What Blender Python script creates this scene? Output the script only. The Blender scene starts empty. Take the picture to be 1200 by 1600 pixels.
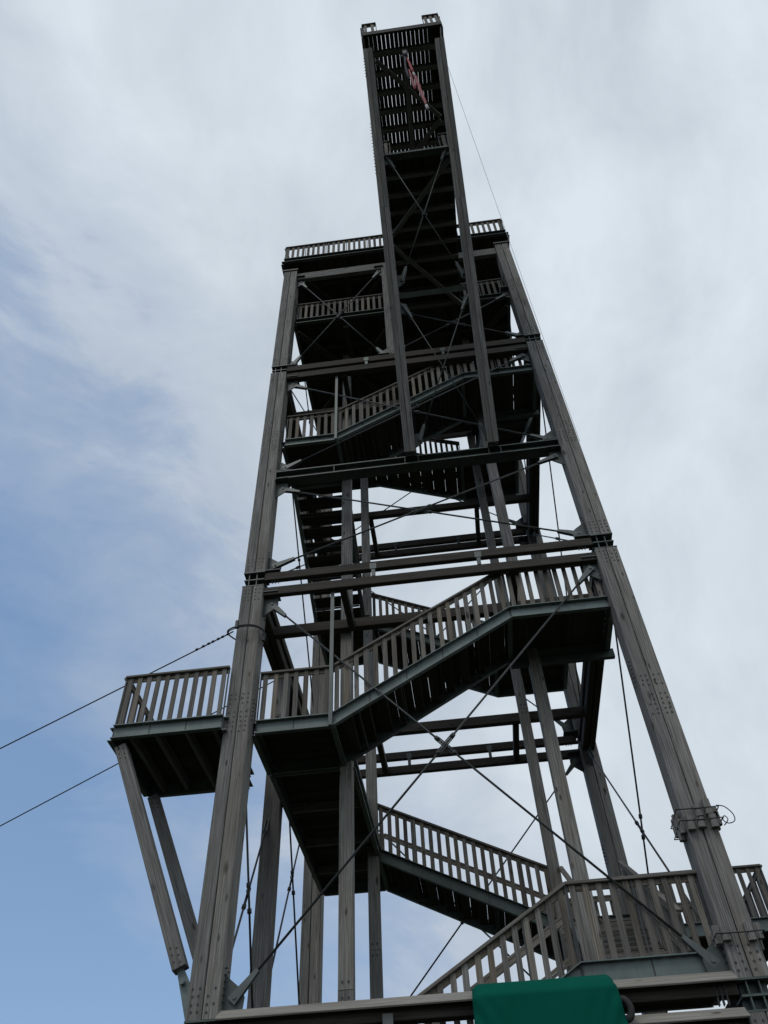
import bpy, bmesh, math, random
from mathutils import Vector, Matrix
random.seed(7)
S = 7.5            # metres per tower width (all tower coordinates below are in tower widths)
ZG = 0.646         # ground lies this far below the first joint
sc = bpy.context.scene
C = sc.collection
def W(p): return Vector((p[0]*S, p[1]*S, (p[2]+ZG)*S))

# ------------------------------------------------------------------ materials
def nmat(name):
    m = bpy.data.materials.new(name); m.use_nodes = True
    nt = m.node_tree; nt.nodes.clear()
    out = nt.nodes.new('ShaderNodeOutputMaterial'); b = nt.nodes.new('ShaderNodeBsdfPrincipled')
    nt.links.new(b.outputs[0], out.inputs[0])
    return m, nt, b
class NT:
    def __init__(s, nt): s.nt = nt
    def n(s, t, **k):
        x = s.nt.nodes.new(t)
        for a, v in k.items(): setattr(x, a, v)
        return x
    def l(s, a, b): s.nt.links.new(a, b)
    def math(s, op, a, b=None, clamp=False):
        x = s.n('ShaderNodeMath', operation=op, use_clamp=clamp)
        for i, v in enumerate((a, b)):
            if v is None: continue
            if isinstance(v, (int, float)): x.inputs[i].default_value = v
            else: s.l(v, x.inputs[i])
        return x.outputs[0]
    def mix(s, f, a, b, blend='MIX'):
        x = s.n('ShaderNodeMix', data_type='RGBA', blend_type=blend)
        for i, v in ((0, f), (6, a), (7, b)):
            if isinstance(v, (int, float)): x.inputs[i].default_value = v
            elif isinstance(v, tuple): x.inputs[i].default_value = (*v, 1)
            else: s.l(v, x.inputs[i])
        return x.outputs[2]
    def ramp(s, f, a, b, ca=(0, 0, 0), cb=(1, 1, 1)):
        x = s.n('ShaderNodeValToRGB'); e = x.color_ramp.elements
        e[0].position = a; e[0].color = (*ca, 1); e[1].position = b; e[1].color = (*cb, 1)
        s.l(f, x.inputs[0]); return x.outputs[0]
    def noise(s, vec, scale, detail=4, rough=.55):
        x = s.n('ShaderNodeTexNoise'); x.inputs['Scale'].default_value = scale
        x.inputs['Detail'].default_value = detail; x.inputs['Roughness'].default_value = rough
        s.l(vec, x.inputs['Vector']); return x.outputs[0]
    def mapping(s, vec, sc3):
        x = s.n('ShaderNodeMapping'); x.inputs['Scale'].default_value = sc3
        s.l(vec, x.inputs['Vector']); return x.outputs[0]

def wood(name, light, dark, warm, knot=.55):
    m, nt, b = nmat(name); g = NT(nt)
    uv = g.n('ShaderNodeTexCoord').outputs['UV']
    isl = g.n('ShaderNodeNewGeometry').outputs['Random Per Island']
    fine = g.noise(g.mapping(uv, (.55, 26, 1)), 2.2, 6, .62)
    mid = g.noise(g.mapping(uv, (.35, 7, 1)), 1.6, 4)
    broad = g.noise(g.mapping(uv, (.5, 1.6, 1)), 1.1, 3)
    col = g.mix(g.ramp(fine, .36, .64), dark, light)
    col = g.mix(g.math('MULTIPLY', g.ramp(mid, .42, .75), .55), col, warm)
    col = g.mix(g.math('MULTIPLY', g.ramp(broad, .52, .74), .45), col, tuple(c*.55 for c in dark))
    # knots: elongated dark eyes, a few per metre
    vo = g.n('ShaderNodeTexVoronoi'); vo.inputs['Scale'].default_value = 1.0
    wob = g.noise(uv, 9, 2); mp = g.n('ShaderNodeVectorMath', operation='SCALE'); g.l(uv, mp.inputs[0]); mp.inputs['Scale'].default_value = 1
    g.l(g.mapping(uv, (1.05, 2.9, 1)), vo.inputs['Vector'])
    kd = g.math('ADD', vo.outputs['Distance'], g.math('MULTIPLY', g.math('SUBTRACT', wob, .5), .06))
    sep = g.n('ShaderNodeSeparateColor'); g.l(vo.outputs['Color'], sep.inputs[0])
    has = g.math('GREATER_THAN', sep.outputs[0], 1-knot)
    kn = g.math('MULTIPLY', g.ramp(kd, .05, .13, (1, 1, 1), (0, 0, 0)), has)
    col = g.mix(g.math('MULTIPLY', kn, .85), col, (.022, .017, .013))
    v2 = g.n('ShaderNodeTexVoronoi'); v2.inputs['Scale'].default_value = 1.0
    g.l(g.mapping(uv, (2.3, 7.5, 1)), v2.inputs['Vector'])
    s2 = g.n('ShaderNodeSeparateColor'); g.l(v2.outputs['Color'], s2.inputs[0])
    k2 = g.math('MULTIPLY', g.ramp(g.math('ADD', v2.outputs['Distance'], g.math('MULTIPLY', g.math('SUBTRACT', wob, .5), .1)), .07, .19, (1, 1, 1), (0, 0, 0)), g.math('GREATER_THAN', s2.outputs[1], 1-knot*.62))
    col = g.mix(g.math('MULTIPLY', k2, .8), col, (.02, .015, .011))
    wet = g.noise(g.mapping(uv, (.28, 2.2, 1)), 1.0, 2)
    col = g.mix(g.math('MULTIPLY', g.ramp(wet, .5, .72), .5), col, tuple(c*.62 for c in warm))
    # drying checks along the grain
    ck = g.noise(g.mapping(uv, (.22, 16, 1)), 2.6, 3)
    ckm = g.ramp(ck, .27, .33, (1, 1, 1), (0, 0, 0))
    col = g.mix(g.math('MULTIPLY', ckm, .8), col, (.02, .018, .015))
    v = g.math('ADD', g.math('MULTIPLY', isl, .7), .64)
    hsv = g.n('ShaderNodeHueSaturation'); g.l(col, hsv.inputs['Color']); g.l(v, hsv.inputs['Value'])
    r2 = g.math('FRACT', g.math('MULTIPLY', isl, 17.3)); g.l(g.math('ADD', g.math('MULTIPLY', r2, .9), .5), hsv.inputs['Saturation'])
    g.l(hsv.outputs[0], b.inputs['Base Color'])
    b.inputs['Roughness'].default_value = .86
    b.inputs['Specular IOR Level'].default_value = .25
    bp = g.n('ShaderNodeBump'); bp.inputs['Strength'].default_value = .5; bp.inputs['Distance'].default_value = .012
    h = g.math('SUBTRACT', fine, g.math('ADD', g.math('MULTIPLY', ckm, .8), g.math('MULTIPLY', kn, .3)))
    g.l(h, bp.inputs['Height']); g.l(bp.outputs[0], b.inputs['Normal'])
    return m
WOOD = wood('weathered_timber', (.29, .284, .272), (.088, .085, .08), (.21, .19, .165), .8)
RAILW = wood('weathered_rail_board', (.245, .228, .205), (.08, .073, .064), (.185, .152, .118), .45)
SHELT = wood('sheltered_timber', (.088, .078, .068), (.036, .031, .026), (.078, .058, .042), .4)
LITW = wood('skylit_timber', (.38, .36, .32), (.18, .165, .145), (.30, .255, .2), .3)  # paler timber copy with skylight painted in, for the lowest front beams

def steel(name, base, metal=.35, rough=.5):
    m, nt, b = nmat(name); g = NT(nt)
    oc = g.n('ShaderNodeTexCoord').outputs['Object']
    n1 = g.noise(oc, 2.1, 5, .6); n2 = g.noise(g.mapping(oc, (9, 9, 1.2)), 2.2, 4)
    col = g.mix(g.ramp(n1, .35, .7), tuple(c*.68 for c in base), tuple(min(1, c*1.2) for c in base))
    col = g.mix(g.math('MULTIPLY', g.ramp(n2, .55, .78), .45), col, tuple(c*.42 for c in base))
    g.l(col, b.inputs['Base Color']); b.inputs['Metallic'].default_value = metal
    g.l(g.math('ADD', g.math('MULTIPLY', n1, .3), rough-.15), b.inputs['Roughness'])
    return m
STEEL = steel('galvanised_steel', (.150, .185, .178), .25)
DSTEEL = steel('dark_steel', (.062, .066, .066), .4, .55)
LSTEEL = steel('pale_galvanised_steel', (.125, .14, .137), .3, .5)
GUSS = steel('gusset_steel', (.085, .10, .097), .25, .55)
GREENST = steel('greenish_beam_steel', (.085, .108, .10), .3, .5)

def plain(name, c, rough=.7, metal=0, var=.25, scale=3.0):
    m, nt, b = nmat(name); g = NT(nt)
    n = g.noise(g.n('ShaderNodeTexCoord').outputs['Object'], scale, 5)
    g.l(g.mix(n, tuple(x*(1-var) for x in c), tuple(min(1, x*(1+var)) for x in c)), b.inputs['Base Color'])
    b.inputs['Roughness'].default_value = rough; b.inputs['Metallic'].default_value = metal
    return m
ROPE = plain('dark_rope', (.035, .035, .036), .8, 0, .3, 40)
PALEROPE = plain('pale_rope', (.8, .79, .78), .8, 0, .2, 30)
RED = plain('red_cord_sleeve', (.22, .004, .010), .65, 0, .45, 14)
PINK = plain('faded_red_strap', (.30, .02, .03), .7, 0, .25, 8)
DARKBLUE = plain('dark_cord', (.015, .02, .03), .8, 0, .3, 20)
WHITE = plain('white_tape', (.33, .32, .31), .7, 0, .1, 8)
def tarp():
    m, nt, b = nmat('green_tarpaulin'); g = NT(nt)
    oc = g.n('ShaderNodeTexCoord').outputs['Object']
    n = g.noise(oc, 4, 4); w = g.noise(g.mapping(oc, (220, 220, 220)), 1, 2)
    g.l(g.mix(n, (.0002, .082, .055), (.0004, .105, .072)), b.inputs['Base Color'])
    b.inputs['Roughness'].default_value = .8; b.inputs['Specular IOR Level'].default_value = .08
    bp = g.n('ShaderNodeBump'); bp.inputs['Strength'].default_value = .35; bp.inputs['Distance'].default_value = .01
    g.l(g.math('ADD', g.math('MULTIPLY', w, .12), g.noise(g.mapping(oc, (2.2, 2.2, 5)), 1.5, 3)), bp.inputs['Height']); g.l(bp.outputs[0], b.inputs['Normal'])
    return m
TARP = tarp()
def ground_mat():
    m, nt, b = nmat('meadow_ground'); g = NT(nt)
    oc = g.n('ShaderNodeTexCoord').outputs['Object']
    a = g.noise(oc, .12, 5); c = g.noise(oc, 3.5, 6)
    col = g.mix(g.ramp(a, .4, .6), (.022, .030, .012), (.038, .034, .022))
    col = g.mix(g.math('MULTIPLY', c, .6), col, (.014, .021, .008))
    g.l(col, b.inputs['Base Color']); b.inputs['Roughness'].default_value = 1
    b.inputs['Specular IOR Level'].default_value = .1
    return m

# ------------------------------------------------------------------ mesh builder
class MB:
    def __init__(s): s.bm = bmesh.new(); s.uv = s.bm.loops.layers.uv.new('UVMap')
    def bar(s, p0, p1, w, h, up=(0, 0, 1), c=.0012, w1=None, h1=None):
        """straight timber or flat from p0 to p1, w across, h along up, edges chamfered by c (tower widths)"""
        a, b = W(p0), W(p1); d = b-a; L = d.length
        if L < 1e-6: return
        d /= L; u = Vector(up); sd = d.cross(u)
        if sd.length < 1e-4: sd = d.cross(Vector((0, 1, 0)))
        sd.normalize(); u = sd.cross(d).normalized()
        w1 = w if w1 is None else w1; h1 = h if h1 is None else h1
        rings = []; offs = []
        for (o, ww, hh) in ((a, w*S/2, h*S/2), (b, w1*S/2, h1*S/2)):
            k = min(c*S, ww*.45, hh*.45)
            if k > 1e-5:
                q = [(-ww+k, -hh), (ww-k, -hh), (ww, -hh+k), (ww, hh-k), (ww-k, hh), (-ww+k, hh), (-ww, hh-k), (-ww, -hh+k)]
            else: q = [(-ww, -hh), (ww, -hh), (ww, hh), (-ww, hh)]
            rings.append([s.bm.verts.new(o+sd*x+u*y) for x, y in q]); offs.append(q)
        n = len(rings[0]); U0 = random.random()*90; V0 = random.random()*90
        per = [0]
        for i in range(n):
            x0, y0 = offs[0][i]; x1, y1 = offs[0][(i+1) % n]; per.append(per[-1]+math.hypot(x1-x0, y1-y0))
        for i in range(n):
            j = (i+1) % n
            f = s.bm.faces.new((rings[0][i], rings[0][j], rings[1][j], rings[1][i]))
            for lp, (uu, vv) in zip(f.loops, ((0, per[i]), (0, per[i+1]), (L, per[i+1]), (L, per[i]))):
                lp[s.uv].uv = (U0+uu, V0+vv)
        for r, q, fl in ((rings[0], offs[0], True), (rings[1], offs[1], False)):
            vs = list(reversed(r)) if fl else r; qq = list(reversed(q)) if fl else q
            f = s.bm.faces.new(vs)
            for lp, (x, y) in zip(f.loops, qq): lp[s.uv].uv = (U0+x, V0+y)
    def box(s, x0, x1, y0, y1, z0, z1, c=.0012):
        dx, dy, dz = x1-x0, y1-y0, z1-z0
        cx, cy, cz = (x0+x1)/2, (y0+y1)/2, (z0+z1)/2
        if dz >= dx and dz >= dy: s.bar((cx, cy, z0), (cx, cy, z1), dx, dy, (0, 1, 0), c)
        elif dx >= dy: s.bar((x0, cy, cz), (x1, cy, cz), dy, dz, (0, 0, 1), c)
        else: s.bar((cx, y0, cz), (cx, y1, cz), dx, dz, (0, 0, 1), c)
    def rod(s, p0, p1, r, n=8, r1=None):
        a, b = W(p0), W(p1); d = (b-a); L = d.length
        if L < 1e-6: return
        d /= L; e = d.orthogonal().normalized(); f2 = d.cross(e); r1 = r if r1 is None else r1
        R = [[s.bm.verts.new(o+(e*math.cos(t)+f2*math.sin(t))*rr*S) for t in (2*math.pi*i/n for i in range(n))] for o, rr in ((a, r), (b, r1))]
        for i in range(n):
            j = (i+1) % n; f = s.bm.faces.new((R[0][i], R[0][j], R[1][j], R[1][i])); f.smooth = n > 6
        s.bm.faces.new(list(reversed(R[0]))); s.bm.faces.new(R[1])
    def tube(s, pts, r, n=7, closed=False, rad=None):
        P = [W(p) for p in pts]; N = len(P); rings = []; prev = None
        for i in range(N):
            t = (P[(i+1) % N]-P[i-1]) if (closed or 0 < i < N-1) else (P[min(i+1, N-1)]-P[max(i-1, 0)])
            t.normalize()
            e = t.orthogonal().normalized() if prev is None else (prev-t*prev.dot(t)).normalized()
            prev = e; f2 = t.cross(e); rr = (rad[i] if rad else r)*S
            rings.append([s.bm.verts.new(P[i]+(e*math.cos(a)+f2*math.sin(a))*rr) for a in (2*math.pi*k/n for k in range(n))])
        for i in range(N if closed else N-1):
            A, B = rings[i], rings[(i+1) % N]
            for k in range(n):
                f = s.bm.faces.new((A[k], A[(k+1) % n], B[(k+1) % n], B[k])); f.smooth = True
        if not closed: s.bm.faces.new(list(reversed(rings[0]))); s.bm.faces.new(rings[-1])
    def poly(s, pts, th):
        """flat plate: closed outline pts, thickness vector th (tower widths)"""
        t = Vector(th)*S; A = [s.bm.verts.new(W(p)) for p in pts]; B = [s.bm.verts.new(v.co+t) for v in A]
        s.bm.faces.new(A); s.bm.faces.new(list(reversed(B))); n = len(A)
        for i in range(n): s.bm.faces.new((A[(i+1) % n], A[i], B[i], B[(i+1) % n]))
    def build(s, name, mat, parent=None):
        bmesh.ops.recalc_face_normals(s.bm, faces=s.bm.faces)
        me = bpy.data.meshes.new(name); s.bm.to_mesh(me); s.bm.free()
        me.materials.append(mat)
        o = bpy.data.objects.new(name, me); C.objects.link(o)
        if parent is not None:
            o.parent = parent
            if parent.type == 'EMPTY': o.matrix_parent_inverse = parent.matrix_world.inverted() if False else Matrix.Translation(-parent.location)
        return o
BOLTS = []
class BoltSet:
    """bolt heads noted here are made at the end: the hundred nearest one by one, the many small ones together"""
    def __init__(s): s.l = []
    def rod(s, a, b, r, n=6): s.l.append((a, b, r, n))
    def build(s, name, mat, parent): BOLTS.extend((q, parent) for q in s.l)
def thing(name, label, cat, p, group=None):
    o = bpy.data.objects.new(name, None); C.objects.link(o); o.location = W(p); o.empty_display_size = .3
    o['label'] = label; o['category'] = cat
    if group: o['group'] = group
    return o
def smooth(P, k=6):
    out = []
    for i in range(len(P)-1):
        p0, p1, p2, p3 = P[max(i-1, 0)], P[i], P[i+1], P[min(i+2, len(P)-1)]
        for j in range(k):
            t = j/k; out.append(tuple(.5*(2*b+(c-a)*t+(2*a-5*b+4*c-d)*t*t+(3*b-a-3*c+d)*t**3) for a, b, c, d in zip(p0, p1, p2, p3)))
    return out+[P[-1]]
def lerp(a, b, t): return tuple(a[i]+(b[i]-a[i])*t for i in range(3))

# ------------------------------------------------------------------ the tower
CW = .058; CD = .056; D = .947; YB = D+CD          # column width, depth, back face line
T = thing('lookout_tower', 'tall grey weathered timber lookout tower with zigzag stairs and a leaning cantilever walkway', 'tower', (.5, .5, -ZG))

COLS = {'FL': (0, 0), 'FR': (1-CW, 0), 'BL': (0, D), 'BR': (1-CW, D)}
SEGS = [(-ZG, -.05), (0, 1.0173), (1.0693, 2.0784), (2.1287, 2.922)]
def bolt_rows(mb, x0, y, z, up, rows=4, dirn=1):
    for ply in (0, 1):
        for k in (0, 1):
            for r in range(rows):
                if random.random() < .08: continue
                bx = x0+ply*CW/2+CW/2*(.3+.4*k)+random.uniform(-.001, .001)
                bz = z+up*(.012+r*.0125)+random.uniform(-.001, .001)
                mb.rod((bx, y-.0012*dirn, bz), (bx, y+.002*dirn, bz), .0021, 6)
for key, (cx, cy) in COLS.items():
    for (z0, z1) in SEGS:
        m = MB(); g = .0009
        m.box(cx, cx+CW/2-g, cy, cy+CD, z0, z1, .0016)
        m.box(cx+CW/2+g, cx+CW, cy, cy+CD, z0+.0005, z1-.0007, .0016)
        col = m.build('column', WOOD, T)
        b = BoltSet()
        bolt_rows(b, cx, cy, z0, 1); bolt_rows(b, cx, cy, z1, -1)
        if z1 > 1 and key in ('FL', 'FR') and z1 < 2.5:      # rows where the landings are bolted on
            zz = {'FL': .56 if z1 < 1.1 else 1.60, 'FR': .50 if z1 < 1.1 else 1.47}[key]
            bolt_rows(b, cx, cy, zz, 1, 5); bolt_rows(b, cx, cy, zz+.075, 1, 3)
        if z1 > 2.5: bolt_rows(b, cx, cy, 2.50, 1, 6)
        # side-face bolts towards the tower inside, some standing proud
        sx = cx+CW if cx < .5 else cx; sg = 1 if cx < .5 else -1
        for zz in (z0+.03, z1-.09, (z0+z1)/2+.1):
            for r in range(6):
                for k in (0, 1):
                    yy = cy+CD*(.3+.4*k)
                    b.rod((sx-sg*.001, yy, zz+r*.011), (sx+sg*(.003 if k else .005), yy, zz+r*.011), .0014, 6)
        b.build('bolts', DSTEEL, col)
    if True:
        m = MB()                                              # concrete-like steel shoe at the ground
        m.box(cx-.006, cx+CW+.006, cy-.006, cy+CD+.006, -ZG-.01, -ZG+.03)
        m.build('column_foot', DSTEEL, T)
# steel spacers where column lengths meet
for key, (cx, cy) in COLS.items():
    for (za, zb) in ((-.05, 0), (1.0173, 1.0693), (2.0784, 2.1287)):
        m = MB(); zm = (za+zb)/2
        m.box(cx-.0005, cx+CW+.0005, cy-.0005, cy+CD+.0005, zb-.003, zb, 0)
        m.box(cx-.0005, cx+CW+.0005, cy-.0005, cy+CD+.0005, za, za+.003, 0)
        m.box(cx+.002, cx+CW-.002, cy+.003, cy+CD-.003, zm-.0018, zm+.0018, 0)
        for fx in (.26, .62):
            m.box(cx+CW*fx-.0012, cx+CW*fx+.0012, cy+.004, cy+CD-.004, za+.003, zb-.003, 0)
        m.box(cx+.006, cx+CW-.006, cy+.022, cy+CD-.022, za+.003, zb-.003, 0)
        m.build('steel_spacer', GREENST, T)
# anchor plate above the top of each column
for key, (cx, cy) in COLS.items():
    m = MB(); m.box(cx-.005, cx+CW+.005, cy-.005, cy+CD+.005, 2.9225, 2.932, 0); m.build('cap_plate', DSTEEL, T)

# inner posts that carry the stairs
PX = (.2360, .7370); PW = .031
PYF, PYB = .200, .700
for px in PX:
    for py in (PYF, PYB):
        m = MB()
        zs = [-ZG, .09 if py == PYF else .33, 1.012, 2.07, 2.51]
        for z0, z1 in zip(zs, zs[1:]): m.box(px, px+PW, py, py+PW, z0, z1-.0012, .0014)
        po = m.build('inner_post', WOOD, T)
        b = BoltSet()
        for zz in zs[1:-1]:
            for dz in (-.014, .014):
                for k in (.3, .7): b.rod((px+PW*k, py-.0014, zz+dz), (px+PW*k, py+.002, zz+dz), .0024, 8)
        b.build('bolts', DSTEEL, po)
# outer post under the side platform, reaching the first floor of beams
m = MB(); m.box(.014, .057, .350, .384, -ZG, .985, .0014); m.build('side_post', WOOD, T)

# double beams at every joint, all four sides
XL, XR = CW-.001, 1-CW+.001
for zj in (-.025, 1.043, 2.1035):
    zz_ = ((zj+.0235, zj-.0035), (zj-.0305, zj-.0585)) if zj < 2 else ((zj+.0235, zj-.010), (zj-.0265, zj-.0600))
    for k, (zt, zb) in enumerate(zz_):
        for y0, y1 in ((.006, .022 if zj < 2 else .030), (YB-.024, YB-.006)):
            m = MB(); 
            if zj < 0 and y0 < .1:
                # lowest floor: deep timber with added tilted front board, skylight painted into its colour
                m.box(XL, XR, .012, .040, zb+.008, zt+.008, .001)
                bm_ = m.build('cross_beam', SHELT, T)
                q = MB(); q.bar((XL, .002, zt+.0065), (XR, .002, zt+.0065), .026, .004, (0, -.66, .75), .0008)
                q.build('skylit_board', LITW, bm_)
            else:
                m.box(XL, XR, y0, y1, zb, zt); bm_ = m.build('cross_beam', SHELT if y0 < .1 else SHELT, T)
            q = BoltSet()
            for xx in ((.078, .086, .094, .906, .914, .922)):
                for k2 in (.3, .7):
                    yy = y0+(y1-y0)*k2
                    if k == 0: q.rod((xx, yy, zb-.006), (xx, yy, zt+.004), .0012, 6)
                    else: q.rod((xx, y0-.0014, zb+(zt-zb)*k2), (xx, y0+.002, zb+(zt-zb)*k2), .0014, 6)
            q.build('bolts', DSTEEL, bm_)
        for x0, x1 in ((.010, .030), (1-.030, 1-.010)):
            m = MB(); m.box(x0, x1, CD, D, zb, zt); m.build('cross_beam', SHELT, T)
            m = MB(); x0b, x1b = (.034, .052) if x0 < .5 else (1-.052, 1-.034)
            m.box(x0b, x1b, CD, D, zb, zt); m.build('cross_beam', SHELT, T)
    # little steel hangers between the two beams of the front and back pairs
    for y0 in (.0045, YB-.026):
        for xx in (.355, .6385):
            m = MB(); m.box(xx-.005, xx+.005, y0, y0+.012, zj-.031, zj-.003, 0)
            m.box(xx-.009, xx+.009, y0-.0012, y0+.0012, zj-.006, zj+.014, 0); m.build('beam_hanger', LSTEEL, T)
# inner beams carried on the posts
for zj in (1.005, 2.06):
    for y0 in (.178, .732):
        m = MB(); m.box(.03, .97, y0, y0+.021, zj-.017, zj+.015); m.build('inner_beam', SHELT, T)
    for xx in (.262, .716):
        for ya, yb in ((.022, .178), (.753, YB-.024)):
            m = MB(); m.box(xx, xx+.018, ya, yb, zj-.022, zj+.006); m.build('tie_beam', SHELT, T)
# top beams under the roof deck
for y0, y1 in ((.012, .03), (YB-.03, YB-.012)):
    m = MB(); m.box(XL, XR, y0, y1, 2.857, 2.914); m.build('top_beam', WOOD, T)
for x0 in (.01, .965):
    m = MB(); m.box(x0, x0+.025, CD, D, 2.857, 2.914); m.build('top_beam', WOOD, T)

# steel girder across the front that carries the leaning struts
m = MB()
m.box(XL, XR, .003, .041, 1.4985, 1.5025, 0); m.box(XL, XR, .003, .041, 1.4655, 1.4695, 0)
m.box(XL, XR, .020, .0235, 1.4695, 1.4985, 0)
for xx in (.243, .4655, .507, .7265, .763): m.box(xx-.001, xx+.001, .004, .0405, 1.4695, 1.4985, 0)
gir = m.build('steel_girder', GREENST, T)
m = MB()
for xx in (XL+.001, XR-.003): m.box(xx, xx+.002, .001, .043, 1.46, 1.508, 0)
m.build('end_plate', GREENST, gir)

# -------------------------------------------------- stairs
YF0, YF1 = .035, .198      # front flights lie between these
YK0, YK1 = .735, .935      # back flights
XA0, XA1 = .070, .234      # left flights
XB0, XB1 = .770, .934      # right flights
RH = .140
def channel(mb, a, b, outv, h=.030, fl=.010, th=.0022):
    """C channel whose top edge runs a-b, flanges turned to outv"""
    dz = Vector((b[0]-a[0], b[1]-a[1], b[2]-a[2])); up = Vector((0, 0, 1)); L = dz.length
    hor = math.hypot(dz.x, dz.y)/L; hh = h
    a2, b2 = (a[0], a[1], a[2]-hh/2), (b[0], b[1], b[2]-hh/2)
    upv = (-dz.x/L*dz.z/L, -dz.y/L*dz.z/L, hor)
    mb.bar(a2, b2, th, hh*hor, upv, 0)
    o = [outv[i]*(fl/2+th/2) for i in range(2)]
    for zz in (-.0011, -hh+.0011):
        mb.bar((a[0]+o[0], a[1]+o[1], a[2]+zz), (b[0]+o[0], b[1]+o[1], b[2]+zz), fl, .0022*hor, upv, 0)
def railing(parent, a, b, outv=(0, -1), midrail=False, slats=True, skip_posts=False, pitch=.0243, mat=RAILW, height=RH, posts=True):
    """balusters, handrail and thin steel posts along floor edge a-b"""
    dx = Vector((b[0]-a[0], b[1]-a[1], 0)); L = dx.length
    if L < .01: return
    t = dx/L; yaw = (t.x, t.y, 0)
    n = max(1, round(L/pitch)); sl = (b[2]-a[2])
    m = MB()
    for i in range(n if slats else 0):
        f = (i+.5)/n; p = lerp(a, b, f); w = .0114+random.uniform(-.0006, .0006)
        dj = random.uniform(-.0008, .0008)
        q0 = (p[0]+t.x*dj, p[1]+t.y*dj, p[2]-.004); q1 = (p[0]+t.x*(dj+random.uniform(-.0006, .0006)), p[1]+t.y*dj, p[2]+height-.007)
        m.bar(q0, q1, w, .0036, (-t.y, t.x, 0), .0006)
    if midrail:
        for zz in (.052, .060):
            m.bar((a[0]-outv[0]*.004, a[1]-outv[1]*.004, a[2]+zz), (b[0]-outv[0]*.004, b[1]-outv[1]*.004, b[2]+zz), .003, .0062, (0, 0, 1), .0006)
    if slats or midrail: m.build('slat_panel' if slats else 'mid_rail', mat, parent)
    if not slats: posts = False
    m = MB(); m.bar((a[0], a[1], a[2]+height-.003), (b[0], b[1], b[2]+height-.003), .0135, .0062, (0, 0, 1), .001)
    m.bar((a[0]-outv[0]*.004, a[1]-outv[1]*.004, a[2]+height-.012), (b[0]-outv[0]*.004, b[1]-outv[1]*.004, b[2]+height-.012), .004, .010, (0, 0, 1), .0006)
    m.build('handrail', mat, parent)
    if posts:
        k = max(2, round(L/.1)+1)
        for i in range(k):
            m = MB()
            f = (i*(n/(k-1)))/n; f = min(max(f, .004), .996); p = lerp(a, b, f)
            m.bar((p[0], p[1], p[2]-.03), (p[0], p[1], p[2]+height-.006), .003, .003, (-t.y, t.x, 0), 0)
            m.build('rail_post', DSTEEL, parent)
def planks(mb, x0, x1, y0, y1, z, along, pitch=.0165, gap=.0004, th=.005, skip=0.0):
    if along == 'x':
        n = max(1, round((y1-y0)/pitch)); p = (y1-y0)/n
        for i in range(n):
            g = gap*(5 if random.random() < skip else 1)
            mb.box(x0, x1, y0+i*p+g/2, y0+(i+1)*p-g/2, z-th-random.uniform(0, .0006), z, .0005)
    else:
        n = max(1, round((x1-x0)/pitch)); p = (x1-x0)/n
        for i in range(n):
            g = gap*(5 if random.random() < skip else 1)
            mb.box(x0+i*p+g/2, x0+(i+1)*p-g/2, y0, y1, z-th-random.uniform(0, .0006), z, .0005)
def flight(axis, a, b, za, zb, p0, p1, inner='bare', outer='slats', mat=None, open_risers=False):
    """straight flight along axis from a (height za) to b (zb); p0, p1 the outer / inner stringer lines"""
    P = (lambda s, q, z: (s, q, z)) if axis == 'x' else (lambda s, q, z: (q, s, z))
    sgn = 1 if p1 > p0 else -1; lo, hi = min(p0, p1), max(p0, p1)
    n = max(4, round(abs(zb-za)/.0235)); run = (b-a)/n; m = MB()
    d = 1 if b > a else -1
    for i in range(n):
        z = za+(zb-za)*(i+.55)/n-.009; s0 = a+run*i
        dep = abs(run)*(1.10 if open_risers else 1.14)
        half = dep*.5
        for k in (0, 1):
            u0 = s0+d*half*k; u1 = s0+d*(half*(k+1)-.0008)
            jit = random.uniform(-.0007, .0007)
            m.bar(P((u0+u1)/2, lo+.002, z-.0035+jit), P((u0+u1)/2, hi-.002, z-.0035+jit), abs(u1-u0), .0062, (0, 0, 1), .0007)
        if not open_risers:
            m.bar(P(s0+d*.0022, lo+.002, z-.0165), P(s0+d*.0022, hi-.002, z-.0165), .003, .0195, (0, 0, 1), .0004)
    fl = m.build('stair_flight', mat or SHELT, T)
    ov = (0, -sgn) if axis == 'x' else (-sgn, 0); iv = (-ov[0], -ov[1])
    for q, v in ((p0, ov), (p1, iv)):
        m = MB(); channel(m, P(a, q, za), P(b, q, zb), v, .036, .010)
        m.build('stringer', STEEL if q == p0 else GREENST, fl)  # inner stringer in darker steel, its shade put into the colour
    # carrying cleats seen on the underside
    for f in (.14, .36, .58, .8):
        m = MB()
        s0 = a+(b-a)*f; z = za+(zb-za)*f-.034
        m.bar(P(s0, lo+.002, z), P(s0, hi-.002, z), .004, .006, (0, 0, 1), 0)
        m.build('cleat', DSTEEL, fl)
    for q, v, kind in ((p0, ov, outer), (p1, iv, inner)):
        if kind: railing(fl, P(a, q, za), P(b, q, zb), v, midrail=kind in ('mid', 'both'), slats=kind in ('slats', 'both'))
    return fl
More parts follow.
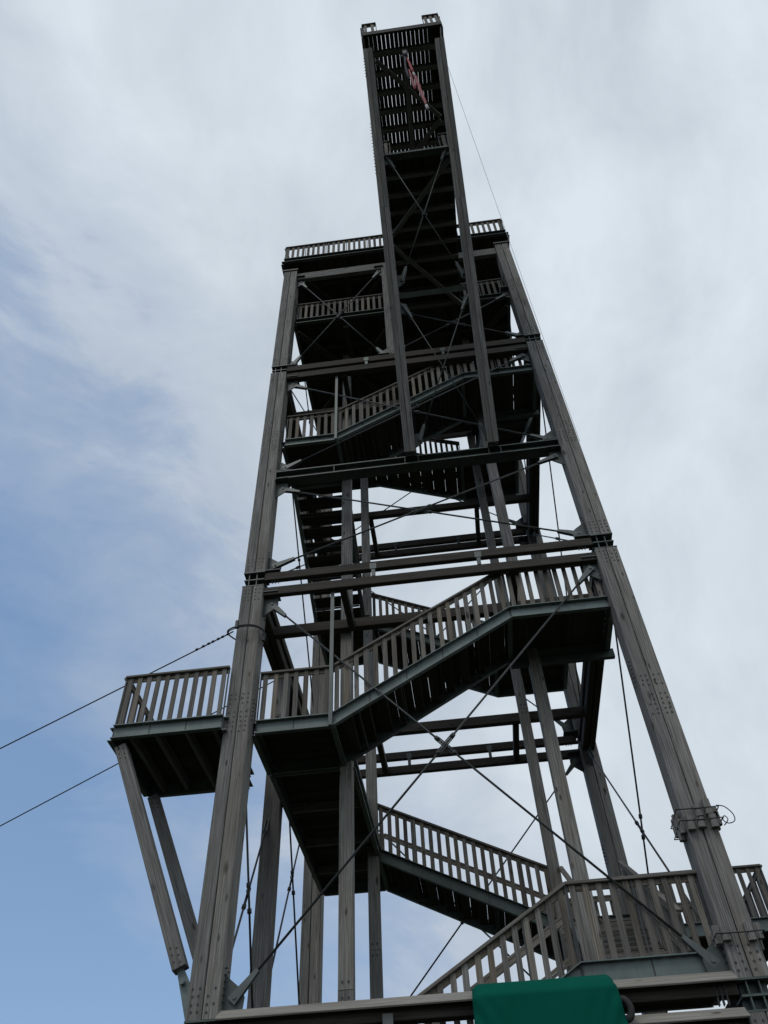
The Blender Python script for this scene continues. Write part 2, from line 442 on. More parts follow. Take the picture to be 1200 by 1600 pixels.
def landing(x0, x1, y0, y1, z, along, edges='', joist=None, skip=.0, rails='', chan='fblr', mid=''):
    m = MB(); planks(m, x0+.002, x1-.002, y0+.002, y1-.002, z, along, skip=skip)
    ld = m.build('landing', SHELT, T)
    E = {'f': ((x0, y0), (x1, y0), (0, -1)), 'b': ((x0, y1), (x1, y1), (0, 1)), 'l': ((x0, y0), (x0, y1), (-1, 0)), 'r': ((x1, y0), (x1, y1), (1, 0))}
    for k in chan:
        a, b, v = E[k]; m = MB(); channel(m, (*a, z), (*b, z), v, .035); m.build('edge_channel', STEEL, ld)
    for k in rails:
        a, b, v = E[k]; railing(ld, (*a, z), (*b, z), v, midrail=(k in mid))
    if joist:
        for s0 in joist[1]:
            m = MB()
            if joist[0] == 'y': m.box(s0-.005, s0+.005, y0+.004, y1-.004, z-.030, z-.0062, .0008)
            else: m.box(x0+.004, x1-.004, s0-.005, s0+.005, z-.030, z-.0062, .0008)
            m.build('joist', WOOD, ld)
    return ld

XS, XE = .243, .697        # where flights start and end along x
YS, YE = .215, .705
lv = dict(FR1=.052, BR1=.365, BL1=.612, FL1=.612, FR2=.874, BR2=1.262, BL2=1.47, FL2=1.697, FR3=1.968, BR3=2.345, BL3=2.535)
# loop 1
flight('x', XS, XE, -.215, lv['FR1'], YF0, YF1, inner='mid')
landing(XE, .942, YF0, YF1+.01, lv['FR1'], 'y', rails='f', chan='fblr')
flight('y', YS, YE, lv['FR1'], lv['BR1'], XB1, XB0, inner='bare', outer='both', mat=RAILW)
landing(.768, .934, YE, YK1, lv['BR1'], 'x', rails='b', chan='fblr', mid='b')
flight('x', .768, XS+.02, lv['BR1'], lv['BL1'], YK1, YK0, inner='slats', outer='mid')
landing(XA0, XS+.018, YS, YK1, lv['BL1'], 'x', rails='lb', chan='fblr', joist=('x', (.42, .62, .80)))
m_l = landing(XA0-.004, XS, YF0, YS-.002, lv['FL1'], 'x', rails='f', chan='fblr')
railing(m_l, (XA1, YS+.02, lv['BL1']), (XA1, YE-.0, lv['BL1']), (1, 0))
# loop 2
flight('x', XS, XE, lv['FL1'], lv['FR2'], YF0, YF1, inner=None)
landing(XE, .942, YF0, YF1+.012, lv['FR2'], 'y', rails='fr', chan='fblr')
flight('y', YS, YE, lv['FR2'], lv['BR2'], XB1, XB0, inner=None)
landing(XE, .934, YE, YK1, lv['BR2'], 'x', rails='br', chan='fblr')
flight('x', XE, XS+.02, lv['BR2'], lv['BL2'], YK1, YK0, inner='slats', outer=None)
landing(XA0, XS+.018, YE, YK1, lv['BL2'], 'x', rails='lb', chan='fblr')
flight('y', YE, YS, lv['BL2'], lv['FL2'], XA0, XA1, inner='bare', open_risers=True)
landing(XA0, XS, YF0, YS-.002, lv['FL2'], 'x', rails='f', chan='fblr')
# loop 3
flight('x', XS, XE, lv['FL2'], lv['FR3'], YF0, YF1, inner=None)
landing(XE, .942, YF0, YF1+.012, lv['FR3'], 'y', rails='fr', chan='fblr', skip=.12)
flight('y', YS, YE, lv['FR3'], lv['BR3'], XB1, XB0, inner=None)
landing(XE, .934, YE, YK1, lv['BR3'], 'x', rails='br', chan='fblr')
flight('x', XE, XS+.02, lv['BR3'], lv['BL3'], YK1, YK0, inner='slats', outer=None)
# flat steel hangers from the beams down to the left landings
for z0, z1 in ((lv['FL1']-.034, .990), (lv['FL2']-.034, 2.05)):
    m = MB(); m.box(XS-.0045, XS+.0045, .020, .024, z0, z1, 0); m.build('hanger_bar', LSTEEL, T)
# carrying beams that stick out past the right side
for z in (lv['FR2']-.04, lv['FR3']-.04):
    m = MB(); m.box(.69, .962, .205, .217, z-.014, z+.012, 0); m.build('landing_beam', GREENST, T)
# side platform on the left, out on two raking struts
pl = landing(-.256, .0, -.012, .248, .606, 'x', rails='flb', chan='fblr', joist=('y', (-.215, -.155, -.085, -.02)))
for y in (.006, .238):
    m = MB(); m.bar((-.236, y, .560), (-.022, y, .085), .026, .026, (0, 1, 0), .0014); st = m.build('raking_strut', WOOD, pl)
    b = BoltSet()
    for t in (.02, .045, .07, .93, .955, .98):
        p = lerp((-.236, y-.013, .560), (-.022, y-.013, .085), t)
        for k in (-.006, .006): b.rod((p[0]+k, p[1]-.0012, p[2]), (p[0]+k, p[1]+.002, p[2]), .0016, 6)
    b.build('bolts', DSTEEL, st)
    b = MB(); b.rod((-.013, y-.012, .062), (-.013, y+.012, .062), .005, 10)
    b.poly([(-.028, y-.002, .082), (-.018, y-.002, .090), (.0, y-.002, .06), (.0, y-.002, -.0)], (0, .004, 0))
    b.build('strut_bracket', STEEL, st)
# side platform on the right at the back
landing(.936, 1.333, .82, 1.05, .370, 'x', rails='fbr', chan='fblr')

# lower viewing deck (full floor) and roof deck
def deck(x0, x1, y0, y1, z, name, hole=None):
    m = MB()
    if hole: 
        hx0, hx1, hy0, hy1 = hole
        [planks(m, *q, z, 'y', gap=.0003, skip=.04) for q in ((x0, x1, y0, hy0), (x0, hx0, hy0, hy1), (hx1, x1, hy0, hy1))]
    else: planks(m, x0, x1, y0, y1, z, 'y', gap=.00004)
    dk = m.build(name, SHELT, T)
    E = {'f': ((x0, y0), (x1, y0), (0, -1)), 'b': ((x0, y1), (x1, y1), (0, 1)), 'l': ((x0, y0), (x0, y1), (-1, 0)), 'r': ((x1, y0), (x1, y1), (1, 0))}
    for a, b, v in E.values():
        m = MB(); channel(m, (*a, z), (*b, z), v, .034, .012); m.build('edge_channel', GREENST, dk)
    yy = y0+.12
    while yy < (hole[2] if hole else y1-.05):
        m = MB(); m.box(x0+.004, x1-.004, yy-.008, yy+.008, z-.042, z-.0064, .0008); m.build('joist', SHELT, dk); yy += .165
    return dk
d2 = deck(.068, .932, .04, .94, 2.525, 'viewing_deck', hole=(.265, .76, .70, .94))
d3 = deck(-.004, 1.004, -.008, 1.008, 3.017, 'roof_deck')
CX0, CX1 = .474, .776
railing(d2, (.068, .04, 2.525), (.50, .04, 2.525), (0, -1), mat=RAILW)
railing(d2, (.735, .04, 2.525), (.932, .04, 2.525), (0, -1))
for xx, v in ((.068, -1), (.932, 1)): railing(d2, (xx, .04, 2.525), (xx, .94, 2.525), (v, 0))
railing(d2, (.068, .94, 2.525), (.265, .94, 2.525), (0, 1))
railing(d2, (.76, .94, 2.525), (.932, .94, 2.525), (0, 1))
railing(d3, (-.004, -.008, 3.017), (CX0, -.008, 3.017), (0, -1))
railing(d3, (CX1, -.008, 3.017), (1.004, -.008, 3.017), (0, -1))
for xx, v in ((-.004, -1), (1.004, 1)): railing(d3, (xx, -.008, 3.017), (xx, 1.008, 3.017), (v, 0))
railing(d3, (-.004, 1.008, 3.017), (1.004, 1.008, 3.017), (0, 1))
# wind bracing timbers under both decks
for z in (2.47, 2.955):
    for a, b in (((.07, .06), (.47, .50)), ((.47, .06), (.07, .5)), ((.52, .5), (.93, .06)), ((.27, .06), (.285, .66))):
        m = MB(); m.bar((*a, z), (*b, z), .02, .014, (0, 0, 1)); m.build('wind_brace', SHELT, T)
# short hanging posts between the roof beam and the floor below
for xx in (.434,):
    m = MB(); m.box(xx, xx+.040, .010, .045, 2.120, 2.905, .0014); po = m.build('hanging_post', WOOD, T)
    b = BoltSet()
    for zz in (2.13, 2.142, 2.154, 2.45, 2.462, 2.474, 2.486, 2.86, 2.872):
        for k in (.3, .55, .8): b.rod((xx+.04*k, .0085, zz), (xx+.04*k, .012, zz), .0014, 6)
    b.build('bolts', DSTEEL, po)

# -------------------------------------------------- leaning cantilever walkway
def sp(x, t, off=0): return (x, -.010-.808*t-off*.868, 1.492+1.41*t+off*.497)
SX = ((.4850, .4895), (.7415, .7575))
for x0, x1 in SX:
    m = MB()
    n_ = (0, .868, -.497)
    for k in (-1, 1):
        a = sp(x0+k*.0087, .002); b = sp(x1+k*.0087, 1.0)
        m.bar(a, lerp(a, b, .56), .0166, .036, n_, .0013); m.bar(lerp(a, b, .5604), b, .0166, .036, n_, .0013)
    st = m.build('leaning_strut', WOOD, T)
    b = BoltSet(); sx = x0-.0174; sg = -1
    if x0 < .6:
        for t0, nn in ((.66, 16), (.93, 7)):
            for k in range(nn):
                p = sp(sx+(x1-x0)*t0, t0+k*.009); b.rod((p[0]+.002, p[1], p[2]), (p[0]-.0032, p[1], p[2]), .0012, 6)
    b.build('bolts', DSTEEL, st)
# roof-level cantilever: slatted floor, joists, edge beams, end rails
m = MB(); yy0, yy1 = -.852, -.010; n = 18; wdt = (CX1-CX0-.012)
for i in range(n):
    p = wdt/n; x0 = CX0+.006+i*p; g = .0011+random.uniform(-.0004, .0004) if 2 < i < n-3 else .0002
    m.box(x0+g/2, x0+p-g/2, yy0, yy1, 3.011, 3.017, .0004)
ct = m.build('cantilever_deck', SHELT, T)
yj = -.790
while yj < -.02:
    m = MB(); m.box(CX0+.006, CX1-.006, yj-.0085, yj+.0085, 2.968, 3.0105, .0008); m.build('joist', WOOD, ct); yj += .0692
m = MB()
m.box(CX0, CX1, -.8615, -.853, 2.972, 3.021, 0); m.build('end_beam', SHELT, ct)
for x0, v in ((CX0, -1), (CX1, 1)):
    m = MB(); m.box(x0-.003, x0+.003, -.852, -.010, 2.972, 3.019, 0); m.build('edge_channel', GREENST, ct)
    railing(ct, (x0, -.852, 3.017), (x0, -.012, 3.017), (v, 0))
railing(ct, (CX0, -.857, 3.021), (CX0+.056, -.857, 3.021), (0, -1), posts=True)
railing(ct, (CX1-.064, -.857, 3.021), (CX1, -.857, 3.021), (0, -1), posts=True)
for a, b in (((.515, -.775), (.745, -.545)), ((.745, -.535), (.51, -.30)), ((.51, -.29), (.745, -.05))):
    m = MB(); m.bar((*a, 2.955), (*b, 2.955), .016, .016, (0, 0, 1)); m.build('wind_brace', WOOD, ct)
m = MB(); m.box(.6165, .6305, -.73, -.02, 2.936, 2.9455); m.build('spine_beam', WOOD, ct)
# lower cantilever of the viewing deck
LX0, LX1 = .500, .744
m = MB(); planks(m, LX0, LX1, -.560, .038, 2.512, 'y', skip=.14, gap=.0003); lc = m.build('cantilever_landing', SHELT, T)
yj = -.500
while yj < .03:
    m = MB(); m.box(LX0, LX1, yj-.007, yj+.007, 2.470, 2.5055, .0008); m.build('joist', WOOD, lc); yj += .0645
m = MB(); m.box(LX0-.006, LX1+.006, -.575, -.563, 2.470, 2.513, 0); m.box(LX0-.006, LX1+.006, -.585, -.562, 2.4675, 2.470, 0); m.build('end_beam', GREENST, lc)
for x0, v in ((LX0, -1), (LX1, 1)):
    m = MB(); m.box(x0-.0025, x0+.0025, -.562, .036, 2.478, 2.514, 0); m.build('edge_channel', GREENST, lc)
    railing(lc, (x0, -.566, 2.513), (x0, .036, 2.513), (v, 0))
railing(lc, (LX0, -.569, 2.514), (LX0+.030, -.569, 2.514), (0, -1)); railing(lc, (LX1-.034, -.569, 2.514), (LX1, -.569, 2.514), (0, -1))
for a, b in (((LX1-.004, -.553), (LX0, -.291)), ((LX0, -.254), (LX1, .02))):
    m = MB(); m.bar((*a, 2.462), (*b, 2.462), .015, .014, (0, 0, 1)); m.build('wind_brace', WOOD, lc)
m = MB(); a, b = sp(.503, .348), sp(.727, .348); m.bar(a, b, .020, .016, (0, .868, -.497), 0); m.build('strut_tie', STEEL, T)

# -------------------------------------------------- tension rods with forks and turnbuckles
def fork(mb, p, d, ln=.055):
    """flat tapered fork end starting at pin p going along unit d"""
    e = tuple(p[i]+d[i]*ln for i in range(3)); return e
def rods(pairs, plane, r=.0025, plates=True, buckle=True, parent=None, fk=.058):
    """pairs of pin points; plane is the normal of the bracing plane"""
    nv = Vector(plane)
    for a, b in pairs:
        d = Vector((b[0]-a[0], b[1]-a[1], b[2]-a[2])); L = d.length; d /= L
        m = MB(); m.rod(a, b, r, 8); rd = m.build('tension_rod', DSTEEL, parent or T)
        for p, dd in ((a, d), (b, -d)):
            m = MB()
            q = Vector(p)+dd*fk; s0 = Vector(p)-dd*.008
            for k in (-1, 1):
                o = nv*(.0038*k)
                m.bar(s0+o, q+o, .019, .0022, nv, .0006, w1=.008)
            m.rod(Vector(p)-nv*.0075, Vector(p)+nv*.0075, .0036, 10)
            m.build('fork_end', LSTEEL, rd)
        if buckle:
            c = Vector(a)+d*(L*.5); sd = d.cross(nv); m = MB()
            for k in (-1, 1): m.rod(c-d*.027+sd*.0044*k, c+d*.027+sd*.0044*k, .0014, 6)
            for k in (-1, 1): m.rod(c+d*(.026*k)-d*.005, c+d*(.026*k)+d*.005, .0050, 8)
            m.build('turnbuckle', DSTEEL, rd)
def gusset(x, y, z, sx, sz, plane='y'):
    """corner plate: pin point (x,y,z); sx/sz = direction away from the column and away from the beam"""
    m = MB()
    if plane == 'y':
        X = x-sx*.022; Z = z-sz*.030
        m.poly([(X, y-.0018, Z), (x+sx*.014, y-.0018, Z+sz*.004), (x+sx*.017, y-.0018, z+sz*.002), (x+sx*.008, y-.0018, z+sz*.016), (X, y-.0018, z+sz*.040)], (0, .0036, 0))
        m.box(min(X, x+sx*.018), max(X, x+sx*.018), y-.022, y+.022, Z-.0015, Z+.0015, 0)
    else:
        X = y-sx*.022; Z = z-sz*.030
        m.poly([(x-.0018, X, Z), (x-.0018, y+sx*.014, Z+sz*.004), (x-.0018, y+sx*.017, z+sz*.002), (x-.0018, y+sx*.008, z+sz*.016), (x-.0018, X, z+sz*.040)], (.0036, 0, 0))
    m.build('gusset_plate', GUSS, T)
FY = .024
def panel(xa, xb, za, zb, y, **k):
    rods([((xa, y-.003, za), (xb, y-.003, zb)), ((xa, y+.003, zb), (xb, y+.003, za))], (0, 1, 0), **k)
    for x, sx in ((xa, 1), (xb, -1)):
        for z, sz in ((za, 1), (zb, -1)): gusset(x, y, z, sx, sz)
panel(.080, .920, .036, .965, FY)
panel(.080, .920, 1.103, 1.438, FY)
panel(.083, .917, 1.535, 2.022, FY)
panel(.076, .420, 2.160, 2.842, FY)
rods([((.455, .026, 2.165), (.930, .026, 2.500)), ((.500, .022, 2.462), (.930, .022, 2.165))], (0, 1, 0))
gusset(.930, .026, 2.5, -1, -1); gusset(.93, .022, 2.165, -1, 1)
panel(.080, .920, .036, .965, YB-.02); panel(.080, .920, 1.103, 2.022, YB-.02); panel(.080, .920, 2.16, 2.845, YB-.02)
XBR = [((.028, .078, .036), (.028, .362, .545)), ((.034, .078, .545), (.034, .362, .036)), ((.028, .375, .036), (.028, .925, .965)), ((.034, .375, .965), (.034, .925, .036))]
rods(XBR, (1, 0, 0))
for y, z, s_, sz in ((.078, .036, 1, 1), (.925, .036, -1, 1), (.925, .965, -1, -1)): gusset(.031, y, z, s_, sz, 'x')
for x in (.031, .969):
    for za, zb in (*(((.036, .965),) if x > .5 else ()), (1.103, 2.022), (2.16, 2.845)):
        rods([((x-.003, .078, za), (x-.003, .925, zb)), ((x+.003, .078, zb), (x+.003, .925, za))], (1, 0, 0))
        for y, s_ in ((.078, 1), (.925, -1)):
            for z, sz in ((za, 1), (zb, -1)): gusset(x, y, z, s_, sz, 'x')
nS = (0, .868, -.497)
def spx(x, t): return sp(x, t, .004)
for (a, b) in ((spx(.519, .690), spx(.724, .378)), (spx(.722, .695), spx(.519, .382)), (spx(.5185, .318), spx(.728, .016)), (spx(.722, .322), spx(.518, .026))):
    rods([(a, b)], nS, r=.0019, buckle=False, fk=.05)
for x, t, sx, s2 in ((.519, .690, -1, 1), (.722, .695, 1, 1), (.519, .382, -1, -1), (.724, .378, 1, -1), (.5185, .318, -1, 1), (.722, .322, 1, 1), (.728, .016, 1, -1), (.518, .026, -1, -1)):
    m = MB()
    m.poly([sp(x-sx*.010, t-s2*.012, .003), sp(x-sx*.008, t+s2*.006, .003), sp(x+sx*.020, t+s2*.016, .003), sp(x+sx*.020, t-s2*.014, .003)], (0, .0030, -.0018))
    m.build('gusset_plate', GUSS, T)
for t0 in (.534, .17):
    m = MB(); a = sp(.621, t0, .004); m.rod((a[0], a[1]-.004, a[2]+.002), (a[0], a[1]+.004, a[2]-.002), .009, 10); m.build('rod_crossing', DSTEEL, T)

# ------------------------------------------------------------------ things fixed to or hung from the tower
# green padded cover on the lowest front beam
def pad():
    root = thing('padded_cover', 'dark green tarpaulin cover wrapped over a box on the lowest front beam', 'cover', (.62, -.03, -.13))
    x0, x1, y0, y1, z0, z1 = .502, .7375, -.052, .006, -.135, .0055
    bm = bmesh.new(); nx, nz = 46, 30
    prof = [(y1, z1+.011), (y0+.036, z1+.0105), (y0+.026, z1+.008), (y0+.013, z1-.003), (y0+.003, z1-.0120), (y0, z1-.0165)]
    zb = [z1-.0165-(z1-.0165-z0)*(i+1)/nz for i in range(nz)]
    prof += [(y0, z) for z in zb]
    rows = []
    rnd = random.Random(3)
    for j, (y, z) in enumerate(prof):
        row = []
        for i in range(nx+1):
            f = i/nx; fl = .010*max(0, (z1-z))/.1
            x = x0-fl*.2+(x1+fl*.9-x0+fl*.2)*f
            e = min(f, 1-f); rd = 0
            if e < .05: rd = (.05-e)**2*2.6
            zz = z-rd*(1.0 if z > z1-.012 else .2); yy = y+rd*1.2
            dn = max(0, z1-z)
            w = .0011*math.sin(26*f+60*dn)*math.exp(-e*14) + .0030*math.sin(80*(dn-.7*e)+3*f+8*math.sin(9*dn))*math.exp(-e*10)*min(1, dn/.03) + .0006*math.sin(9*f+31*dn)
            row.append(bm.verts.new(W((x, yy-w, zz))))
        rows.append(row)
    for a, b in zip(rows, rows[1:]):
        for i in range(nx):
            f = bm.faces.new((a[i], a[i+1], b[i+1], b[i])); f.smooth = True
    # sides and back so that it is a closed bag
    for idx in (0, -1):
        edge = [r[idx] for r in rows]; back = [bm.verts.new(Vector((v.co.x, W((0, y1, 0)).y, v.co.z))) for v in edge]
        for k in range(len(edge)-1):
            f = bm.faces.new((edge[k], edge[k+1], back[k+1], back[k])); f.smooth = True
    bmesh.ops.recalc_face_normals(bm, faces=bm.faces)
    me = bpy.data.meshes.new('tarpaulin'); bm.to_mesh(me); bm.free(); me.materials.append(TARP)
    o = bpy.data.objects.new('tarpaulin', me); C.objects.link(o); o.parent = root; o.matrix_parent_inverse = Matrix.Translation(-root.location)
    m = MB(); m.tube(smooth([(.736, -.02, -.026), (.748, -.022, -.024), (.756, -.022, -.036), (.752, -.021, -.050), (.737, -.02, -.052)]), .0060, 9); m.build('tie_roll', ROPE, root)
pad()
# bungee gear under the end of the upper cantilever
bg = thing('bungee_cord', 'red bungee cord bundle hanging from a pulley under the top cantilever end', 'bungee cord', (.628, -.80, 2.90))
m = MB()
m.box(.617, .633, -.808, -.796, 2.860, 2.907, 0); m.tube([(.618, -.802, 2.862), (.612, -.802, 2.85), (.612, -.802, 2.83)], .002, 6)
m.rod((.6165, -.802, 2.848), (.634, -.802, 2.848), .012, 14); m.build('pulley', LSTEEL, bg)
m = MB(); m.tube([(.622, -.800, 2.835), (.619, -.80, 2.76), (.617, -.80, 2.69), (.6185, -.80, 2.60), (.620, -.80, 2.52)], .004, 8); m.build('dark_cord', DARKBLUE, bg)
m = MB(); m.tube([(.629, -.802, 2.80), (.633, -.803, 2.72), (.6365, -.803, 2.63), (.6385, -.803, 2.585)], .0055, 9, rad=[.0028, .0042, .0045, .0040]); m.build('strap', PINK, bg)
m = MB(); m.tube([(.6385, -.803, 2.586), (.640, -.803, 2.555), (.6415, -.803, 2.53)], .0052, 9, rad=[.004, .0048, .0044]); m.build('strap_tape', WHITE, bg)
m = MB()
pts = []; rad = []
for i in range(15):
    f = i/14; pts.append((.6415+.0125*f+.0012*math.sin(i*1.7), -.803+.001*math.cos(i*2.1), 2.532-.345*f)); rad.append((.0056 if f < .35 else .0056-.0024*(f-.35))*(1+.12*math.sin(i*2.4))*(1-.35*max(0, f-.85)/.15))
m.tube(pts, .006, 10, rad=rad)
m.tube([(.6265, -.802, 2.64), (.6275, -.803, 2.58), (.629, -.803, 2.50), (.6305, -.803, 2.42), (.6315, -.803, 2.375)], .004, 8, rad=[.0022, .0036, .0042, .0038, .0024])
m.tube([(.6315, -.803, 2.38), (.6365, -.804, 2.42), (.641, -.804, 2.50)], .0018, 7); m.build('cord_sleeve', RED, bg)
m = MB(); m.tube([(.654, -.803, 2.19), (.6555, -.803, 2.165), (.657, -.803, 2.145)], .0045, 8, rad=[.0046, .0052, .0036]); m.build('cord_end', WHITE, bg)

# guy cables on the left
def cable(name, label, a, b, r, mat, sag=.0, grp=None, n=24, knots=None):
    root = thing(name, label, 'cable', a, grp)
    pts = [(*(lerp(a, b, i/n)[:2]), lerp(a, b, i/n)[2]-sag*4*(i/n)*(1-i/n)) for i in range(n+1)]
    m = MB(); m.tube(pts, r, 6); m.build('cable', mat, root)
    if knots:
        m = MB()
        for f in knots:
            p = lerp(a, b, f); q = lerp(a, b, f+.002)
            m.rod(p, q, r*1.7, 7)
        m.build('cable_clip', DSTEEL, root)
    return root
def onray(p, q, k): return lerp(p, q, k)
g1 = cable('guy_cable', 'thin dark cable running from the collar on the left front column out to the left', (-.012, .012, .876), (-3, .9, .243), .0019, ROPE, sag=.012, grp='cables leading off to the left', knots=[.004, .009, .013, .018, .022, .027, .033])
g2 = cable('guy_cable', 'thin dark cable passing behind the left side platform to the lower left', (.012, .366, .972), (-3, 1.2, .1156), .0019, ROPE, sag=.0, grp='cables leading off to the left')
rp = cable('pale_rope', 'very thin pale rope stretched from the top cantilever down to the right front column', (.779, -.745, 2.905), (.998, -.012, 1.455), .00065, PALEROPE, sag=.006)
# rope ring round the left front column
ring = thing('column_rope_ring', 'loose dark rope ring around the left front column below its first joint', 'rope', (.029, .02, .865))
pts = []
for i in range(36):
    a = 2*math.pi*i/36; ex = .046+.010*max(0, -math.cos(a)); pts.append((.026+ex*math.cos(a)*1.0, .024+.046*math.sin(a), .868+.006*math.cos(a*2+1)-.010*math.cos(a)))
m = MB(); m.tube(pts, .0019, 7, closed=True); m.tube([(p[0]*1.0+.002, p[1]-.0005, p[2]-.005) for p in pts[20:]+pts[:4]], .0015, 6); m.build('rope', ROPE, ring)
m = MB(); m.box(.004, .012, -.030, -.022, .854, .876, .001); m.box(.066, .073, .008, .018, .835, .858, .001); m.build('clamp', DSTEEL, ring)
# rings of wooden blocks wired round the right front column
def collar(label, z, rows, loop):
    root = thing('block_collar', label, 'block collar', (1-CW/2, .028, z), 'wooden block collars on the right front column')
    x0, x1 = 1-CW, 1.0
    for r_ in range(rows):
        zz = z+r_*.024+random.uniform(-.002, .002)
        spots = []
        for k in range(3): spots.append((x0+CW*(.14+.36*k)+random.uniform(-.004, .004), -.006, 0))
        for k in range(3): spots.append((x0-.006, CD*(.12+.36*k), 1)); spots.append((x1+.006, CD*(.15+.36*k), 1))
        for k in range(2): spots.append((x0+CW*(.25+.5*k), CD+.006, 0))
        for (bx, by, s_) in spots:
            if random.random() < .12: continue
            m = MB(); hh = random.uniform(.019, .030); dz = random.uniform(-.007, .007); tl = random.uniform(-.0015, .0015)
            m.bar((bx, by, zz-hh/2+dz), (bx+tl, by, zz+hh/2+dz), .0145 if not s_ else .0130, .0120, (0, 1, 0), .0034)
            m.build('block', WOOD, root)
        m = MB(); e = .0115
        m.tube([(x0-e, -e, zz), (x0+CW*.5, -e-.001, zz-.001), (x1+e, -e, zz), (x1+e, CD+e, zz), (x0-e, CD+e, zz)], .0012, 6, closed=True)
        if loop and r_ == 0:
            m.tube(smooth([(x1+.011, .0, zz+.030), (x1+.024, -.004, zz+.024), (x1+.034, -.006, zz+.008), (x1+.033, -.006, zz-.006), (x1+.020, -.006, zz-.010), (x1+.013, -.004, zz-.002), (x1+.018, -.004, zz+.006), (x1+.022, -.004, zz-.002), (x1+.012, -.003, zz-.012)]), .0010, 6)
        m.build('wire', ROPE, root)
collar('upper rings of wooden blocks wired round the right front column, with a loose wire loop', .268, 2, True)
collar('lower single row of wooden blocks wired round the foot of the right front column', .066, 1, False)

# bolts
cp = Vector((.52, -1.52, -.43))
BOLTS.sort(key=lambda e: (Vector(e[0][0])-cp).length+(9 if e[0][0][2] < -.01 else 0))
rest = MB()
for i, ((a, b, r, n), par) in enumerate(BOLTS):
    if i < 100: m = MB(); m.rod(a, b, r, n); m.build('bolt', DSTEEL, par)
    else: rest.rod(a, b, r, n)
rb = rest.build('bolt', DSTEEL, T); rb['kind'] = 'stuff'

# ------------------------------------------------------------------ ground
bm = bmesh.new(); R_ = 1400; rings = []
for i, r in enumerate((0.01, 12, 30, 80, 250, 700, R_)):
    rings.append([bm.verts.new((S*.5+r*math.cos(a), S*.5+r*math.sin(a), (0 if r < 30 else -.02*(r-30)**.8)+random.uniform(-.1, .1)*(r > 60))) for a in (2*math.pi*k/48 for k in range(48))])
for A, B in zip(rings, rings[1:]):
    for k in range(48): bm.faces.new((A[k], A[(k+1) % 48], B[(k+1) % 48], B[k]))
me = bpy.data.meshes.new('ground'); bm.to_mesh(me); bm.free(); me.materials.append(ground_mat())
go = bpy.data.objects.new('ground', me); C.objects.link(go); go['kind'] = 'structure'

# ------------------------------------------------------------------ camera
px = [0.52064, -1.52312, -.43266, -.08379, .83424, -.05089, 1231.7]
yw, pt, rl = px[3:6]
fw = Vector((math.sin(yw)*math.cos(pt), math.cos(yw)*math.cos(pt), math.sin(pt)))
rt = Vector((math.cos(yw), -math.sin(yw), 0)); up = rt.cross(fw)
r2 = rt*math.cos(rl)+up*math.sin(rl); u2 = up*math.cos(rl)-rt*math.sin(rl)
cam = bpy.data.cameras.new('camera'); co = bpy.data.objects.new('camera', cam); C.objects.link(co)
M = Matrix.Identity(4)
for i in range(3): M[i][0] = r2[i]; M[i][1] = u2[i]; M[i][2] = -fw[i]; M[i][3] = W(px[:3])[i]
co.matrix_world = M
cam.sensor_fit = 'HORIZONTAL'; cam.sensor_width = 36; cam.lens = 36*px[6]/1200; cam.clip_start = .05; cam.clip_end = 5000
sc.camera = co

# ------------------------------------------------------------------ sky and sun
SUN_EL, SUN_AZ = math.radians(52), math.radians(205)     # azimuth from +Y, clockwise
w = bpy.data.worlds.new('World'); sc.world = w; w.use_nodes = True
nt = w.node_tree; nt.nodes.clear(); g = NT(nt)
out = g.n('ShaderNodeOutputWorld'); bgd = g.n('ShaderNodeBackground'); g.l(bgd.outputs[0], out.inputs[0])
sky = g.n('ShaderNodeTexSky', sky_type='NISHITA'); sky.sun_disc = False
sky.sun_elevation = SUN_EL; sky.sun_rotation = SUN_AZ; sky.air_density = 1.0; sky.dust_density = 1.2
tc = g.n('ShaderNodeTexCoord').outputs['Generated']
nrm = g.n('ShaderNodeVectorMath', operation='NORMALIZE'); g.l(tc, nrm.inputs[0]); dv = nrm.outputs[0]
def dot(v, k):
    x = g.n('ShaderNodeVectorMath', operation='DOT_PRODUCT'); g.l(v, x.inputs[0]); x.inputs[1].default_value = k; return x.outputs['Value']
wp = g.n('ShaderNodeTexNoise'); wp.inputs['Scale'].default_value = 1.6; wp.inputs['Detail'].default_value = 3; g.l(dv, wp.inputs['Vector'])
wv = g.n('ShaderNodeVectorMath', operation='MULTIPLY_ADD'); g.l(wp.outputs['Color'], wv.inputs[0]); wv.inputs[1].default_value = (.35, .35, .35); g.l(dv, wv.inputs[2])
dw = wv.outputs[0]
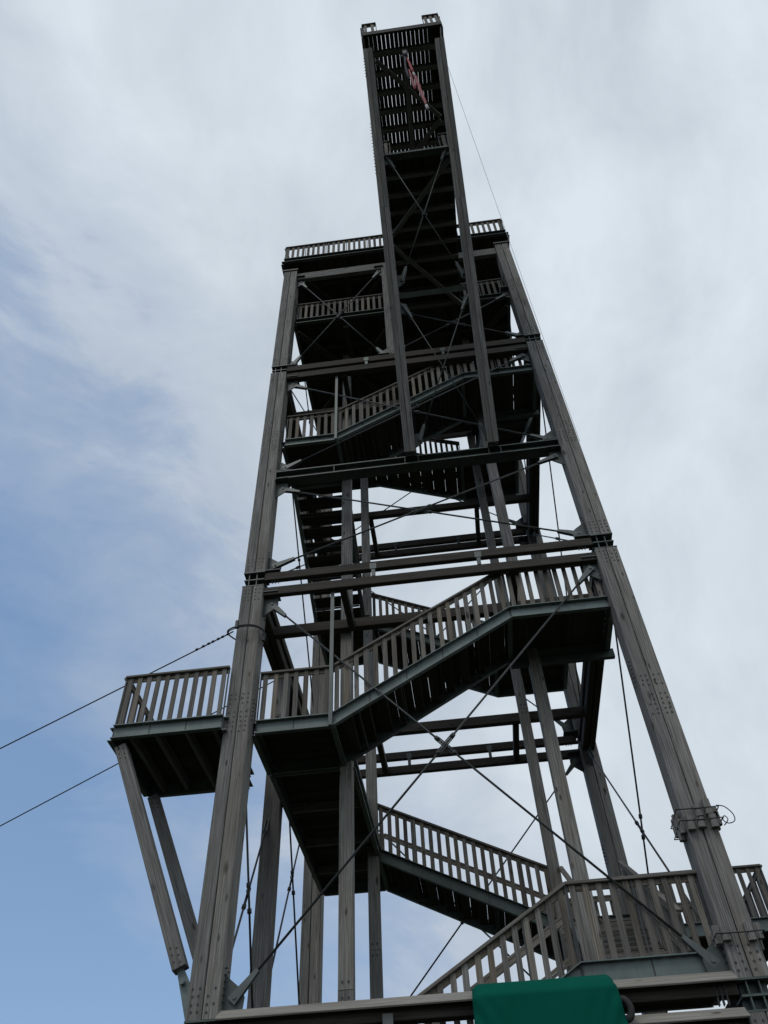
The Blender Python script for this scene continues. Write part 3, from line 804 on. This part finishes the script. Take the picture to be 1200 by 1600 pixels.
n1 = g.noise(g.mapping(dw, (1, .8, 1.2)), 1.5, 6, .5)
n2 = g.noise(g.mapping(dw, (1.5, .9, 1.0)), 4.2, 7, .58)
# the overcast thins towards the left of the tower
side = dot(dv, (-.90, .43, -.02))
n3 = g.noise(g.mapping(dw, (1.6, 1.3, 4.2)), 3.0, 7, .6)
thin = g.math('ADD', side, g.math('MULTIPLY', g.math('SUBTRACT', n1, .5), .34))
thin = g.math('ADD', thin, g.math('MULTIPLY', g.math('SUBTRACT', n3, .5), .42))
thin = g.math('ADD', thin, g.math('MULTIPLY', g.math('SUBTRACT', n2, .5), .12))
mask = g.ramp(thin, .49, .75); grey = g.math('MULTIPLY', g.ramp(thin, .30, .56), .88)
shade = g.math('ADD', g.math('MULTIPLY', n1, .45), g.math('MULTIPLY', n2, .55))
up_ = g.n('ShaderNodeSeparateXYZ'); g.l(dv, up_.inputs[0])
shade = g.math('ADD', shade, g.math('MULTIPLY', g.math('SUBTRACT', up_.outputs[2], .7), .16))
cl = g.mix(g.ramp(shade, .36, .62), (3.5, 3.98, 4.45), (4.95, 5.45, 5.95))
cl = g.mix(grey, cl, (2.72, 3.25, 4.1))
cl = g.mix(mask, cl, (1.6, 2.65, 4.35))
col = g.mix(g.math('MULTIPLY', mask, .5), cl, sky.outputs[0])
g.l(col, bgd.inputs['Color']); bgd.inputs['Strength'].default_value = .145
sun = bpy.data.lights.new('sun', 'SUN'); so = bpy.data.objects.new('sun', sun); C.objects.link(so)
sun.energy = .6; sun.angle = math.radians(16); sun.color = (1, .95, .88)
sd = Vector((math.sin(SUN_AZ)*math.cos(SUN_EL), math.cos(SUN_AZ)*math.cos(SUN_EL), math.sin(SUN_EL)))
so.rotation_euler = (-sd).to_track_quat('-Z', 'Y').to_euler(); so.location = (0, -20, 40)

sc.view_settings.view_transform = 'Standard'; sc.view_settings.look = 'None'
sc.view_settings.exposure = 0; sc.view_settings.gamma = 1
sc.cycles.max_bounces = 5; sc.cycles.diffuse_bounces = 3
